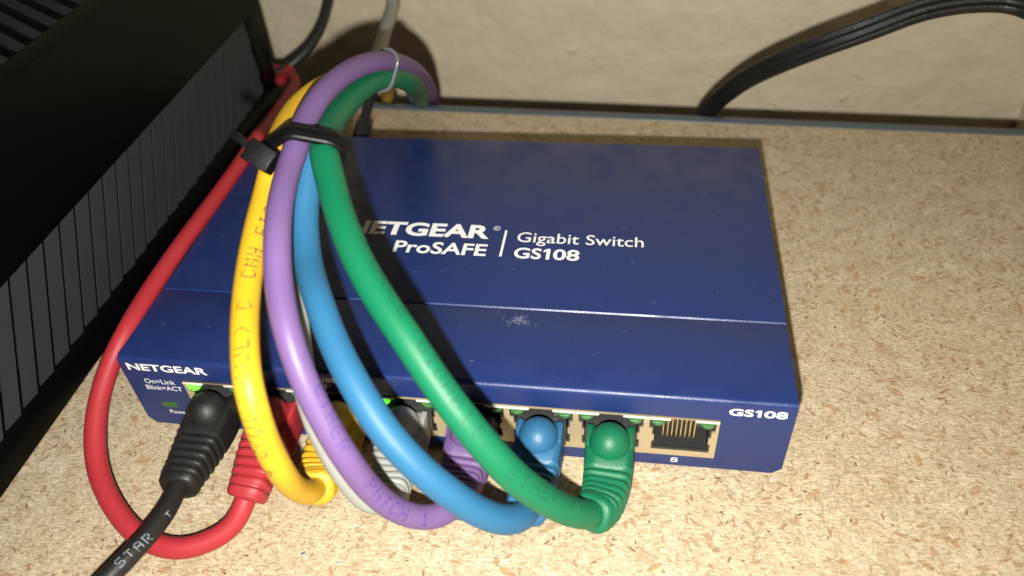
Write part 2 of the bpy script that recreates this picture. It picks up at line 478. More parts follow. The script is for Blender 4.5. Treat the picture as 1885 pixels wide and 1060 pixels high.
# centre lines of the cables and cords, in millimetres
PATHS = {
 'green': [(118.5, 4.0, 9.3), (118.5, -4.0, 9.3), (118.5, -11.0, 9.3), (118.0, -16.5, 9.3), (116.0, -22.7, 12.1), (112.2, -26.2, 17.4), (107.1, -28.6, 24.8), (101.8, -29.5, 32.4), (96.9, -28.4, 39.1), (92.1, -26.3, 45.4), (86.8, -22.5, 50.7), (81.3, -17.6, 55.8), (74.7, -11.0, 60.0), (68.8, -3.6, 63.4), (63.6, 5.0, 66.4), (59.4, 13.4, 68.9), (56.4, 20.2, 71.0), (52.8, 32.9, 69.2), (51.1, 49.0, 66.3), (51.3, 67.2, 62.2), (52.8, 80.7, 57.1), (52.3, 97.2, 46.8), (42.2, 139.1, 20.0), (29.5, 184.0, -10.5), (20.0, 212.7, -37.0)],
 'purple': [(86.5, 4.0, 9.3), (86.5, -4.0, 9.3), (86.5, -11.0, 9.3), (86.0, -16.5, 9.3), (86.1, -25.6, 13.1), (82.4, -28.9, 14.7), (77.8, -31.0, 19.4), (73.8, -31.9, 26.7), (70.0, -31.4, 37.1), (65.8, -28.3, 45.9), (62.5, -24.7, 53.6), (59.8, -20.1, 59.2), (56.6, -12.6, 63.6), (54.6, -5.1, 67.7), (52.7, 3.7, 70.2), (51.4, 12.9, 71.6), (51.1, 19.7, 73.1), (50.1, 28.2, 73.7), (50.4, 37.0, 74.3), (51.3, 47.5, 73.5), (52.5, 59.0, 70.9), (53.8, 71.4, 66.2), (54.0, 86.1, 58.3), (51.3, 110.1, 43.3), (42.6, 150.0, 16.8), (33.1, 187.7, -11.7), (24.4, 216.0, -38.8)],
 'blue': [(102.5, 4.0, 9.3), (102.5, -4.0, 9.3), (102.5, -11.0, 9.3), (102.0, -16.5, 9.3), (101.7, -25.9, 13.9), (98.3, -29.7, 17.9), (94.0, -31.4, 23.0), (88.9, -31.9, 29.6), (83.2, -31.0, 36.2), (77.1, -27.9, 42.4), (71.7, -23.0, 47.4), (66.1, -16.2, 51.5), (61.1, -8.4, 55.2), (55.2, 2.7, 56.6), (52.5, 11.2, 60.5), (52.0, 17.8, 64.9), (51.9, 23.9, 68.5), (49.6, 35.1, 67.8), (48.1, 49.5, 65.9), (48.2, 65.3, 62.2), (50.5, 78.5, 58.2), (50.0, 96.1, 49.1), (40.5, 136.1, 24.6), (25.9, 185.2, -9.9), (16.1, 213.0, -37.3)],
 'yellow': [(54.5, 4.0, 9.3), (54.5, -4.0, 9.3), (54.5, -11.0, 9.3), (54.0, -16.5, 9.3), (55.8, -25.0, 14.2), (56.1, -29.8, 22.3), (57.7, -34.3, 35.0), (57.4, -34.7, 43.6), (57.4, -34.3, 51.6), (56.0, -31.0, 57.0), (53.3, -24.1, 59.2), (50.3, -15.5, 60.3), (47.9, -6.4, 61.7), (46.1, 3.1, 63.6), (44.8, 13.1, 65.8), (44.5, 21.9, 69.5), (42.7, 31.0, 69.3), (41.6, 43.6, 68.4), (43.4, 55.2, 67.2), (46.4, 65.6, 64.5), (48.7, 79.8, 58.6), (41.1, 110.0, 40.9), (26.2, 151.5, 14.6), (11.5, 188.3, -12.5), (-0.2, 214.2, -38.5)],
 'grey': [(70.5, 4.0, 9.3), (70.5, -4.0, 9.3), (70.5, -11.0, 9.3), (70.2, -16.5, 9.3), (71.3, -24.5, 11.5), (68.4, -25.3, 12.7), (65.4, -25.2, 19.4), (62.2, -23.5, 27.9), (60.0, -21.4, 35.2), (57.5, -16.6, 41.0), (55.1, -10.4, 45.3), (52.4, -2.6, 48.4), (49.6, 6.9, 52.0), (48.5, 14.7, 57.7), (48.2, 21.1, 63.3), (48.0, 27.2, 67.0), (44.6, 43.8, 62.0), (37.0, 75.6, 47.4), (31.8, 106.3, 37.3), (26.6, 141.6, 30.6), (22.8, 168.7, 29.6), (18.3, 198.4, 30.1), (14.0, 218.0, 45.0), (12.0, 228.0, 90.0), (12.0, 230.0, 150.0)],
 'red': [(38.5, 4.0, 9.3), (38.5, -4.0, 9.3), (38.5, -11.0, 9.3), (38.5, -18.0, 9.0), (38.3, -24.0, 7.6), (36.2, -28.8, 4.0), (32.1, -32.0, 2.4), (25.3, -34.9, 2.0), (16.2, -33.8, 3.0), (6.5, -27.7, 5.0), (-1.5, -18.6, 8.0), (-5.2, -8.2, 13.0), (-5.3, 2.8, 18.5), (-3.4, 10.3, 22.6), (-3.4, 22.1, 23.8), (-3.4, 41.7, 24.4), (-3.4, 63.1, 23.8), (-3.2, 83.4, 23.9), (-2.6, 99.2, 24.8), (-5.7, 119.6, 20.9), (-8.7, 139.3, 17.5), (-12.5, 155.1, 14.7), (-18.1, 164.2, 12.5), (-25.1, 167.9, 9.0), (-24.0, 178.0, 8.0), (-34.0, 182.0, 6.0)],
 'black': [(22.5, 4.0, 9.3), (22.5, -4.0, 9.3), (22.5, -11.0, 9.3), (22.5, -18.0, 9.3), (22.5, -25.0, 9.5), (23.0, -32.0, 10.2), (21.5, -40.6, 11.2), (18.6, -47.9, 11.0), (13.4, -54.7, 8.0), (2.0, -74.0, 4.0), (-14.0, -90.0, 2.0), (-40.0, -100.0, 2.0), (-80.0, -104.0, 2.0)],
 'dc': [(27.0, 101.0, 12.5), (26.8, 108.0, 12.8), (26.0, 116.0, 14.5), (25.4, 124.0, 17.5), (25.3, 133.0, 20.5), (26.0, 145.0, 22.0), (24.0, 160.0, 19.0), (18.0, 172.9, 2.2), (15.9, 183.7, -8.0), (8.0, 212.0, -40.0), (6.0, 218.0, -90.0)],
 'cordl': [(-4.0, 215.0, 80.0), (-6.0, 212.0, 58.0), (-12.4, 215.3, 32.7), (-13.0, 206.9, 26.6), (-14.8, 196.8, 19.0), (-19.9, 187.1, 12.4), (-27.0, 180.5, 8.2), (-33.0, 176.9, 5.5), (-34.0, 182.0, 8.0), (-44.0, 180.0, 4.0), (-70.0, 186.0, 2.0)],
 'flat': [(138.0, 180.0, -60.0), (142.0, 178.0, -28.0), (147.9, 172.9, -4.5), (155.1, 165.3, 9.7), (162.9, 152.4, 23.9), (177.4, 142.7, 37.1), (191.8, 139.3, 45.3), (206.4, 139.7, 51.6), (221.1, 139.5, 54.3), (233.2, 136.4, 54.3), (245.0, 110.0, 48.0), (262.0, 92.0, 34.0), (276.0, 70.0, 14.0), (281.0, 40.0, 2.5), (282.0, 0.0, 2.2), (282.0, -80.0, 2.2), (281.0, -160.0, 2.2)],
}
ANCHOR = {'green1': (100.8, -28.5, 35.2), 'green3': (62.7, 6.8, 67.0), 'flake1': (52.5, -31.8, -0.9), 'flake2': (60.7, -32.8, -0.9), 'green2': (84.0, -18.9, 54.5), 'purple1': (72.1, -31.3, 30.7), 'purple2': (65.5, -25.7, 50.3), 'yellow1': (56.9, -32.2, 58.5), 'yellow3': (57.3, -34.6, 38.5), 'yellow2': (48.6, -10.7, 61.3), 'black1': (21.4, -44.7, 13.0), 'black2': (25.4, -30.2, 13.0), 'head': (45.8, 13.7, 73.7), 'tail': (41.6, 16.0, 75.6), 'tie1': (51.3, 20.4, 72.3), 'tie2': (53.4, 75.7, 62.1)}


# ------------------------------------------------------------------ setting: shelf and walls
EA = -0.0387                                              # the shelf's back edge runs slightly askew to the switch
ang = math.atan(EA)
ca, sa = math.cos(ang), math.sin(ang)
def edge(a, bq, z):                                        # a along the edge, bq behind it
    return (a * ca - bq * sa, 164.77 + a * sa + bq * ca, z)

shelf = MB()
shelf.prism([(-330, -430), (284, -430), (284, 0), (-330, 0)], lambda p, q, t: edge(p, q, t), -20, -1)
shelf = shelf.build('shelf', 'board')
shelf['kind'] = 'structure'
prof = [(0.02, -19.8), (0.02, -1.5), (0.3, -0.75), (1.2, -0.42), (2.8, -0.35), (4.3, -0.6), (5.3, -1.3), (5.9, -2.6), (6.0, -4.5), (6.0, -16.5), (5.4, -18.9), (4.2, -19.8)]
mo = MB(); mo.prism(prof, lambda p, q, t: edge(t, p, q), -330, 284)
mo = mo.build('edge_moulding', 'moulding', shelf, smooth=True, angle=50)
mo['label'] = 'blue grey plastic moulding along the back edge of the shelf'

wl = MB(); wl.prism([(-500, 80), (289, 80), (289, 95), (-500, 95)], lambda p, q, t: edge(p, q, t), -420, 460)
wl = wl.build('wall', 'wall'); wl['kind'] = 'structure'
wr = MB(); wr.prism([(289.0, -430), (304, -430), (304, 95), (289.0, 95)], lambda p, q, t: edge(p, q, t), -420, 460)
wr = wr.build('side_wall', 'wall'); wr['kind'] = 'structure'

# ------------------------------------------------------------------ the black ribbed device on the left
dev = thing('router', 'large black router with slanted ribs standing left of the blue switch', 'router', loc=(-110, 40, -1))
def dpart(mb, name, mat, **k):
    o = mb.build(name, mat, None, **k)
    o.parent = dev
    o.matrix_parent_inverse = Matrix.Translation(Vector((110, -40, 1)) * S)
    return o
YF, YB = -95.0, 170.0
dpart(MB().box(-190, -37.5, YF + 2, YB - 1, 7.5, 66.0), 'core', 'dark')
pf = [(-27.0, 39.2), (-27.0, 75.0), (-27.25, 75.7), (-27.9, 76.0), (-34.4, 76.0), (-34.6, 75.6), (-34.6, 70.0), (-31.2, 70.0), (-31.2, 39.2)]
mb = MB(); mb.prism(pf, lambda p, q, t: (p, t, q), YF, YB)
dpart(mb, 'upper_band', 'gloss_black', smooth=True, angle=35)
pf = [(-26.6, -0.4), (-26.6, 4.5), (-27.4, 7.2), (-29.5, 9.2), (-31.4, 9.4), (-190, 9.4), (-190, -0.4)]
mb = MB(); mb.prism(pf, lambda p, q, t: (p, t, q), YF, YB)
dpart(mb, 'base', 'gloss_black', smooth=True, angle=35)
dpart(MB().box(-31.2, -27.15, 158.2, 169.9, 9.0, 39.3), 'end_post', 'gloss_black', bevel=0.5)
dpart(MB().box(-31.2, -27.15, YF + .1, YF + 10, 9.0, 39.3), 'end_post', 'gloss_black', bevel=0.5)
dpart(MB().box(-190.2, -34.7, YB - 9, YB - 0.1, 60.0, 75.9), 'rear_rim', 'gloss_black', bevel=0.5)
SL = 0.60
def clip(o, ymin, ymax):
    me = o.data
    bm = bmesh.new(); bm.from_mesh(me)
    for yy, inner in ((ymin, False), (ymax, True)):
        r = bmesh.ops.bisect_plane(bm, geom=bm.verts[:] + bm.edges[:] + bm.faces[:], plane_co=(0, yy * S, 0), plane_no=(0, 1, 0), clear_outer=inner, clear_inner=not inner)
        es = [e for e in r['geom_cut'] if isinstance(e, bmesh.types.BMEdge)]
        if es:
            bmesh.ops.contextual_create(bm, geom=es)
    bm.to_mesh(me); bm.free()
for k in range(-12, 26):
    y0 = 11.8 + 7.32 * k + 0.9
    zt, zb = 39.3, 9.2
    mb = MB()
    q = []
    for z in (zt, zb):
        dy = -(39.5 - z) * SL
        q += [(-28.3, y0 + dy, z), (-27.7, y0 + 4.9 + dy, z), (-27.9, y0 + 5.2 + dy, z), (-28.3, y0 + 5.2 + dy, z), (-28.8, y0 + dy, z)]
    n = 5
    f = [tuple(range(n)), tuple(range(2 * n - 1, n - 1, -1))] + [(i, (i + 1) % n, n + (i + 1) % n, n + i) for i in range(n)]
    ys = [p[1] for p in q]
    if max(ys) < YF + 10.5 or min(ys) > 157.5:
        continue
    mb.add(q, f)
    o = dpart(mb, 'rib', 'rib_black')
    if min(ys) < YF + 10 or max(ys) > 158.2:
        clip(o, YF + 9.9, 158.3)
for k in range(-6, 22):                                    # the same ribs over the top
    y0 = 50.8 + 7.5 * k - 5.0
    x0, x1 = -34.8, -128.0
    q = []
    for x in (x0, x1):
        dy = -(x - x0) * 0.63
        q += [(x, y0 + 2.0 + dy, 74.6), (x, y0 + 4.6 + dy, 75.7), (x, y0 + 5.0 + dy, 75.4), (x, y0 + 5.0 + dy, 74.8), (x, y0 + 2.4 + dy, 73.9)]
    ys = [p[1] for p in q]
    if min(ys) > YB - 14:
        continue
    mb = MB(); mb.add(q, f)
    o = dpart(mb, 'top_rib', 'rib_black')
    if max(ys) > YB - 9:
        clip(o, YF, YB - 9.1)
dpart(MB().box(-190, -128.2, YF, YB - 9.2, 71.0, 75.8), 'top_panel', 'gloss_black', bevel=0.5)

# ------------------------------------------------------------------ the switch
W, D, H = 158.0, 102.0, 24.2
sw = thing('network_switch', 'blue metal eight port network switch lying on the particle board', 'network switch')
CX0, CX1, CZ0, CZ1 = 14.4, 142.6, 3.45, 17.75
SEAM = 25.0
fs = MB()
r = 1.25
arc = [(r - r * math.sin(t), H - r + r * math.cos(t)) for t in [math.radians(90 - 15 * k) for k in range(7)]]
pf = [(0, CZ1)] + arc + [(SEAM - 0.45, H), (SEAM - 0.12, H - 0.18), (SEAM - 0.12, H - 1.0), (1.0, H - 1.0), (1.0, CZ1)]
fs.prism(pf, lambda p, q, t: (t, p, q), 0, W)
X = lambda p, q, t: (p, t, q)
fs.prism([(0, CZ1), (0, 2.2), (1.7, 0), (CX0, 0), (CX0, CZ1)], X, 0, 1.0)
fs.prism([(CX1, CZ1), (CX1, 0), (W - 2.0, 0), (W, 1.9), (W, CZ1)], X, 0, 1.0)
fs.prism([(CX0, CZ0), (CX0, 0), (CX1, 0), (CX1, CZ0)], X, 0, 1.0)
fs.build('front_shell', 'blue_case', sw, smooth=True, angle=35)
tp = MB()
tp.prism([(SEAM + 0.10, H - 1.1), (SEAM + 0.10, H - 0.30), (SEAM + 0.38, H + 0.04), (D - 0.6, H + 0.04), (D - 0.15, H - 0.1), (D, H - 0.6), (D, H - 1.1)], lambda p, q, t: (t, p, q), 0.02, W - 0.02)
tp.build('top_cover', 'blue_case', sw, smooth=True, angle=35)
MB().box(0.03, 1.0, 1.02, D - 0.02, 0.0, H - 1.12).build('side_panel', 'blue_case', sw)
MB().box(W - 1.0, W - 0.03, 1.02, D - 0.02, 0.0, H - 1.12).build('side_panel', 'blue_case', sw)
MB().box(1.02, W - 1.02, D - 1.0, D - 0.03, 0.0, H - 1.12).build('back_panel', 'blue_case', sw)
MB().box(1.02, W - 1.02, 1.02, D - 1.02, 0.02, 0.9).build('base_plate', 'blue_case', sw)
MB().box(1.1, W - 1.1, SEAM - 3, SEAM + 3, H - 2.0, H - 1.25).build('seam_strip', 'dark', sw)
for fx in (12, W - 12):
    for fy in (12, D - 12):
        c = circle(4.0, 18)
        mb = MB(); mb.prism(c, lambda p, q, t: (fx + p, fy + q, t), -0.98, 0.02)
        mb.build('rubber_foot', 'rubber_foot', sw)

# bezel of the ports
ports = [22.5 + 16 * k for k in range(8)]
HOLE = [(-6.6, 5.5), (6.6, 5.5), (6.6, 8.5), (6.1, 8.5), (6.1, 10.5), (6.6, 10.5), (6.6, 12.9), (7.35, 12.9), (7.35, 16.2), (2.6, 16.2), (2.6, 16.75),
        (-2.6, 16.75), (-2.6, 16.2), (-7.35, 16.2), (-7.35, 12.9), (-6.6, 12.9), (-6.6, 10.5), (-6.1, 10.5), (-6.1, 8.5), (-6.6, 8.5)]
bz = outline_mesh('port_bezel', [(CX0 + .08, CZ0 + .08), (CX1 - .08, CZ0 + .08), (CX1 - .08, 17.0), (CX0 + .08, 17.0)],
                  [[(cx + p, q) for p, q in HOLE] for cx in ports], 0.5, lambda p, q, t: (p, 0.45 + t, q), 'bezel', sw)
bz['label'] = 'tan gold metal bezel around the eight ports'
for cx in ports:
    for s in (-1, 1):
        x0, x1 = sorted((cx + s * 2.75, cx + s * 7.95))
        MB().box(x0, x1, -0.10, 0.19, 16.30, 16.95).build('bezel_lip', 'steel', bz, bevel=0.12)
    MB().box(cx - 2.6, cx + 2.6, 0.75, 1.6, 16.45, 16.95).build('bezel_lip', 'steel', bz, bevel=0.1)

def led_lens(name, cx, lit, parent):
    # a domed lens with a flat top
    v, fc = [], []
    nu, nv = 12, 5
    for j in range(nv + 1):
        ph = math.pi / 2 * j / nv
        for i in range(nu + 1):
            th = math.pi * i / nu
            v.append((cx - 1.75 * math.cos(th) * math.cos(ph * 0.999), 0.55 - 1.30 * math.sin(ph), 16.0 - 2.0 * math.sin(th) * math.cos(ph * 0.999)))
    for j in range(nv):
        for i in range(nu):
            k = j * (nu + 1) + i
            fc.append((k, k + 1, k + nu + 2, k + nu + 1))
    fc.append(tuple(j * (nu + 1) for j in range(nv + 1)) + tuple(j * (nu + 1) + nu for j in range(nv, -1, -1)))
    return obj_from(name, v, fc, 'led_on' if lit else 'led_off', parent, True, 50)

LIT = {(0, -1), (3, -1)}
for k, cx in enumerate(ports):
    j = MB()
    j.box(cx - 7.6, cx + 7.6, 0.75, 12.5, 4.6, 5.55)
    j.box(cx - 7.6, cx - 6.15, 0.75, 12.5, 5.56, 13.0)
    j.box(cx + 6.15, cx + 7.6, 0.75, 12.5, 5.56, 13.0)
    j.box(cx - 6.14, cx + 6.14, 8.5, 12.5, 5.56, 16.9)
    j.box(cx - 7.6, cx - 2.9, 1.6, 12.4, 13.01, 17.2)
    j.box(cx + 2.9, cx + 7.6, 1.6, 12.4, 13.01, 17.2)
    j.box(cx - 6.5, cx + 6.5, 0.25, 0.74, 5.52, 6.15)
    jo = j.build('port_jack', 'jack_plastic', sw)
    for s in (-1, 1):
        lit = (k, s) in LIT
        led_lens('led', cx + s * 5.45, lit, jo)
    if k == 7:
        for i in range(8):
            px = cx - 3.5 + i * 1.0 - 0.6
            c = spline([(px, 2.2, 16.2), (px, 1.5, 15.0), (px, 1.4, 12.0), (px, 1.5, 9.6), (px, 2.1, 7.9), (px, 3.2, 7.5)], 0.4, 2)
            sweep('contact_pin', c, lambda i: circle(0.19, 8), 'gold', jo, frames(c, Vector((1, 0, 0))))
MB().box(6.0, 10.1, -0.12, 0.6, 6.9, 8.9).build('power_light', 'power_lens', sw, bevel=0.15)

FR = lambda p, q, t: (p, -t, q)
TF = lambda p, q, t: (p, q, H + t)
TR = lambda p, q, t: (p, q, H + 0.04 + t)
def gs108(to3, x0, x1, y0, y1):
    k = x1 - x0
    o = text_mesh('lettering', 'GS', to3, x0, x0 + 0.42 * k, y0, y1, 'print_white', sw, 0.022)
    text_mesh('lettering', '08', to3, x0 + 0.60 * k, x1, y0, y1, 'print_white', sw, 0.022)
    h, a = y1 - y0, x0 + 0.46 * k
    w_ = 0.055 * k
    P = [(a + 0.035 * k, y0), (a + 0.035 * k + w_, y0), (a + 0.035 * k + w_, y1), (a + 0.035 * k + 0.01 * k, y1), (a - 0.012 * k, y1 - 0.16 * h), (a - 0.012 * k, y1 - 0.36 * h), (a + 0.035 * k, y1 - 0.22 * h)]
    obj_from('lettering', [to3(p, q, 0.02) for p, q in P], [tuple(range(len(P)))], 'print_white', sw)
text_mesh('lettering', 'NETGEAR', FR, 1.9, 22.6, 20.35, 22.75, 'print_white', sw, 0.030)
text_mesh('lettering', 'On=Link', FR, 4.6, 12.6, 15.75, 17.4, 'print_white', sw, 0.004, 'L')
text_mesh('lettering', 'Blink=ACT', FR, 4.2, 13.7, 13.45, 15.05, 'print_white', sw, 0.006, 'B')
text_mesh('lettering', 'Power', FR, 7.2, 12.0, 4.45, 5.85, 'print_white', sw, 0.006, 'P')
gs108(FR, 143.9, 156.2, 19.75, 22.0)
text_mesh('lettering', '8', FR, 132.7, 134.4, 1.25, 2.95, 'print_white', sw, 0.0, '8')
text_mesh('lettering', 'Both=1000M', FR, 45.3, 57.5, 21.0, 22.5, 'print_white', sw, 0.012)
text_mesh('lettering', '100M', FR, 47.2, 52.0, 18.6, 20.1, 'print_white', sw, 0.012)
text_mesh('lettering', 'NETGEAR', TR, 41.2, 82.5, 51.7, 57.6, 'print_white', sw, 0.036)
text_mesh('lettering', 'ProSAFE', TR, 57.2, 82.8, 44.4, 49.3, 'print_white', sw, 0.020)
text_mesh('lettering', 'Gigabit Switch', TR, 90.3, 124.3, 51.0, 55.3, 'print_white', sw, 0.004, 'G')
gs108(TR, 90.3, 107.7, 44.2, 48.6)
text_mesh('lettering', 'R', TR, 83.75, 84.45, 56.1, 57.0, 'print_white', sw, 0.0)
v, fc = [], []
for k in range(24):
    a = 2 * math.pi * k / 24
    for rr in (0.75, 0.95):
        v.append(TR(84.1 + rr * math.cos(a), 56.55 + rr * math.sin(a), 0.02))
for k in range(24):
    fc.append((2 * k, 2 * k + 1, (2 * k + 3) % 48, (2 * k + 2) % 48))
obj_from('lettering', v, fc, 'print_white', sw)
MB().box(86.5, 87.15, 44.6, 55.8, H + 0.045, H + 0.06).build('divider_line', 'print_white', sw)

# ------------------------------------------------------------------ cables
FONT5 = {
 'A': '01110 10001 10001 11111 10001 10001 10001', 'B': '11110 10001 10001 11110 10001 10001 11110', 'C': '01110 10001 10000 10000 10000 10001 01110',
 'E': '11111 10000 10000 11110 10000 10000 11111', 'G': '01110 10001 10000 10111 10001 10001 01110', 'H': '10001 10001 10001 11111 10001 10001 10001',
 'I': '01110 00100 00100 00100 00100 00100 01110', 'L': '10000 10000 10000 10000 10000 10000 11111', 'M': '10001 11011 10101 10101 10001 10001 10001',
 'N': '10001 11001 10101 10011 10001 10001 10001', 'P': '11110 10001 10001 11110 10000 10000 10000', 'R': '11110 10001 10001 11110 10100 10010 10001',
 'S': '01111 10000 10000 01110 00001 00001 11110', 'T': '11111 00100 00100 00100 00100 00100 00100', 'U': '10001 10001 10001 10001 10001 10001 01110',
 '(': '00010 00100 01000 01000 01000 00100 00010', ')': '01000 00100 00010 00010 00010 00100 01000', '/': '00001 00010 00010 00100 01000 01000 10000',
 '1': '00100 01100 00100 00100 00100 00100 01110', '5': '11111 10000 11110 00001 00001 10001 01110', '4': '00010 00110 01010 10010 11111 00010 00010', ' ': '00000 00000 00000 00000 00000 00000 00000'}
RC = 2.65
RAD = {'green': 3.08, 'blue': 3.02, 'purple': 2.62, 'yellow': 2.58, 'grey': 2.6, 'red': 2.42, 'black': 2.25}

def print_on(curve, R, text, anchor, reading, theta0, theta1, mat, parent, adv=2.85, height=2.4, dot=0.18):
    """dot-matrix jacket print: little discs lying on the jacket"""
    A = Vector(anchor)
    i0 = min(range(len(curve)), key=lambda i: (curve[i] - A).length)
    cum = [0.0]
    for a, c in zip(curve, curve[1:]):
        cum.append(cum[-1] + (c - a).length)
    def at_s(s):
        lo, hi = 0, len(cum) - 2
        while lo < hi:
            m = (lo + hi + 1) // 2
            if cum[m] <= s: lo = m
            else: hi = m - 1
        u = (s - cum[lo]) / (cum[lo + 1] - cum[lo])
        p = curve[lo].lerp(curve[lo + 1], u)
        t = (curve[min(lo + 2, len(curve) - 1)] - curve[max(lo - 1, 0)]).normalized()
        return p, t
    mb = MB()
    total = max(1, len(text) - 1) * adv
    for ci, ch in enumerate(text):
        rows = FONT5[ch].split()
        for rj, row in enumerate(rows):
            for cj, bit in enumerate(row):
                if bit == '0' or random.random() < 0.05:
                    continue
                x = ci * adv + (cj - 2) * adv * 0.145
                s = cum[i0] + reading * x
                if s < 1 or s > cum[-1] - 1:
                    continue
                p, t = at_s(s)
                n = CAM - p
                n = (n - t * n.dot(t)).normalized()
                up = n.cross(t * reading)
                th = math.radians(theta0 + (theta1 - theta0) * x / max(total, 1)) + (3 - rj) / 6.0 * height / R
                nn = n * math.cos(th) + up * math.sin(th)
                e1 = t; e2 = nn.cross(t)
                c = p + nn * (R + 0.018)
                d = dot * random.uniform(0.85, 1.15)
                k = len(mb.v)
                mb.v += [tuple(c + e1 * (d * math.cos(a)) + e2 * (d * math.sin(a))) for a in [math.pi / 3 * i for i in range(6)]]
                mb.f.append(tuple(range(k, k + 6)))
    if mb.f:
        o = mb.build('jacket_print', mat, parent)
        return o

def boot_profile():
    """(distance from the port, width, height, squareness)"""
    p = [(0.6, 10.2, 8.4, 7), (1.0, 10.9, 9.0, 7), (6.0, 11.0, 9.1, 7), (11.0, 10.7, 8.8, 6)]
    s = 11.6
    for k in range(5):
        f = k / 4
        w_, h_, e = 10.6 - 1.5 * f, 8.7 - 0.9 * f, 5.0 - 1.8 * f
        p += [(s, w_ - 1.5, h_ - 1.3, e), (s + 0.35, w_ - 1.5, h_ - 1.3, e), (s + 0.6, w_ - 0.2, h_ - 0.2, e), (s + 0.9, w_, h_, e), (s + 1.4, w_, h_, e), (s + 1.7, w_ - 0.25, h_ - 0.2, e)]
        s += 2.05
    p += [(s, 7.6, 6.6, 3), (s + 0.3, 7.6, 6.6, 3), (s + 0.6, 8.9, 8.0, 3), (s + 2.0, 8.6, 7.8, 2.8), (s + 2.5, 7.8, 7.0, 2.4), (s + 2.6, 5.5, 5.5, 2)]
    return p
BOOT = boot_profile()

def network_cable(key, label, px, mat):
    c = spline(PATHS[key], 0.7, 14)
    t = thing('network_cable', label, 'cable', 'network cables plugged into the switch', (px, 0, 9.3))
    off = Matrix.Translation(Vector((-px, 0, -9.3)) * S)
    def keep(o):
        o.parent = t; o.matrix_parent_inverse = off
        return o
    fr = frames(c)
    j = keep(sweep('jacket', c, lambda i: circle(RAD[key] * (1 + 0.012 * math.sin(i * 0.11 + px) + 0.008 * math.sin(i * 0.043 + 2 * px)), 24), 'jacket_' + mat, None, fr))
    # boot: starts where the curve leaves the port (y = 0)
    cum = [0.0]
    for a, d in zip(c, c[1:]):
        cum.append(cum[-1] + (d - a).length)
    s0 = next(cum[i] for i in range(len(c)) if c[i].y < 0)
    cc, ff, pr = [], [], []
    for (s, w_, h_, e) in BOOT:
        ss = s0 + s
        i = max(k for k in range(len(cum) - 1) if cum[k] <= ss)
        u = (ss - cum[i]) / (cum[i + 1] - cum[i])
        cc.append(c[i].lerp(c[i + 1], u)); ff.append(fr[i]); pr.append((w_, h_, e))
    bo = keep(sweep('boot', cc, lambda i: rrect(pr[i][1], pr[i][0], pr[i][2]), 'boot_' + mat, None, ff, smooth=True, angle=48))
    # the round latch cover on top of the boot
    v, fc = [], []
    nu, nv = 28, 12
    for a in range(nv + 1):
        ph = math.pi * (0.5 * a / nv)
        for i in range(nu):
            th = 2 * math.pi * i / nu
            v.append((px + 4.6 * math.cos(th) * math.cos(ph), -5.3 + 4.8 * math.sin(th) * math.cos(ph), 13.2 + 5.0 * math.sin(ph)))
    for a in range(nv):
        for i in range(nu):
            fc.append((a * nu + i, a * nu + (i + 1) % nu, (a + 1) * nu + (i + 1) % nu, (a + 1) * nu + i))
    d = obj_from('latch_cover', v, fc, 'boot_' + mat, bo, True, 60)
    d.matrix_parent_inverse = Matrix.Identity(4)
    # two shoulders beside the cover
    for s in (-1, 1):
        sh = MB().box(px + s * 4.55 - 0.75, px + s * 4.55 + 0.75, -6.5, -0.6, 12.9, 14.0).build('shoulder', 'boot_' + mat, bo, bevel=0.35)
    pl = keep(MB().box(px - 5.8, px + 5.8, -1.5, 8.0, 6.0, 12.6).build('plug', 'clear_plug', None, bevel=0.3))
    return t, c, j

CABLES = {}
for key, label, k in (
        ('black', 'black network cable in the leftmost port, running off at the lower left', 0),
        ('red', 'red network cable looping round the left side of the switch', 1),
        ('yellow', 'yellow network cable, leftmost in the tied bundle', 2),
        ('grey', 'pale grey network cable half hidden behind the purple one', 3),
        ('purple', 'purple network cable arching highest over the tied bundle', 4),
        ('blue', 'light blue network cable between the purple and the green one', 5),
        ('green', 'green network cable, rightmost in the tied bundle', 6)):
    CABLES[key] = network_cable(key, label, ports[k], key)
def cprint(key, *a, **k):
    t, c, j = CABLES[key]
    o = print_on(c, RAD[key] * 1.018, *a, parent=None, **k)
    o.parent = j
    o.matrix_parent_inverse = j.matrix_parent_inverse
    o.matrix_parent_inverse = Matrix.Translation(Vector((0, 0, 0)))
cprint('green', 'ETHERNET', ANCHOR['green1'], -1, 5, 45, 'ink_green')
cprint('green', 'GIGABIT', ANCHOR['green2'], -1, 36, 12, 'ink_green')
cprint('green', 'CAT 5 CABLE', ANCHOR['green3'], -1, 76, 48, 'ink_green')
cprint('purple', 'PATCH 1', ANCHOR['purple1'], -1, 12, -10, 'ink_purple')
cprint('purple', 'ETHER', ANCHOR['purple2'], -1, 50, 18, 'ink_purple')
cprint('yellow', '(UL) C', ANCHOR['yellow1'], 1, 18, 6, 'ink_dark', dot=0.2)
cprint('yellow', 'CMH EIA', ANCHOR['yellow2'], 1, 2, -38, 'ink_dark', dot=0.2)
cprint('yellow', '4 C(UL)', ANCHOR['yellow3'], 1, 52, 24, 'ink_dark', dot=0.2)
cprint('black', 'STAR  T', ANCHOR['black1'], -1, 12, -30, 'ink_white', adv=2.1, height=1.75, dot=0.11)

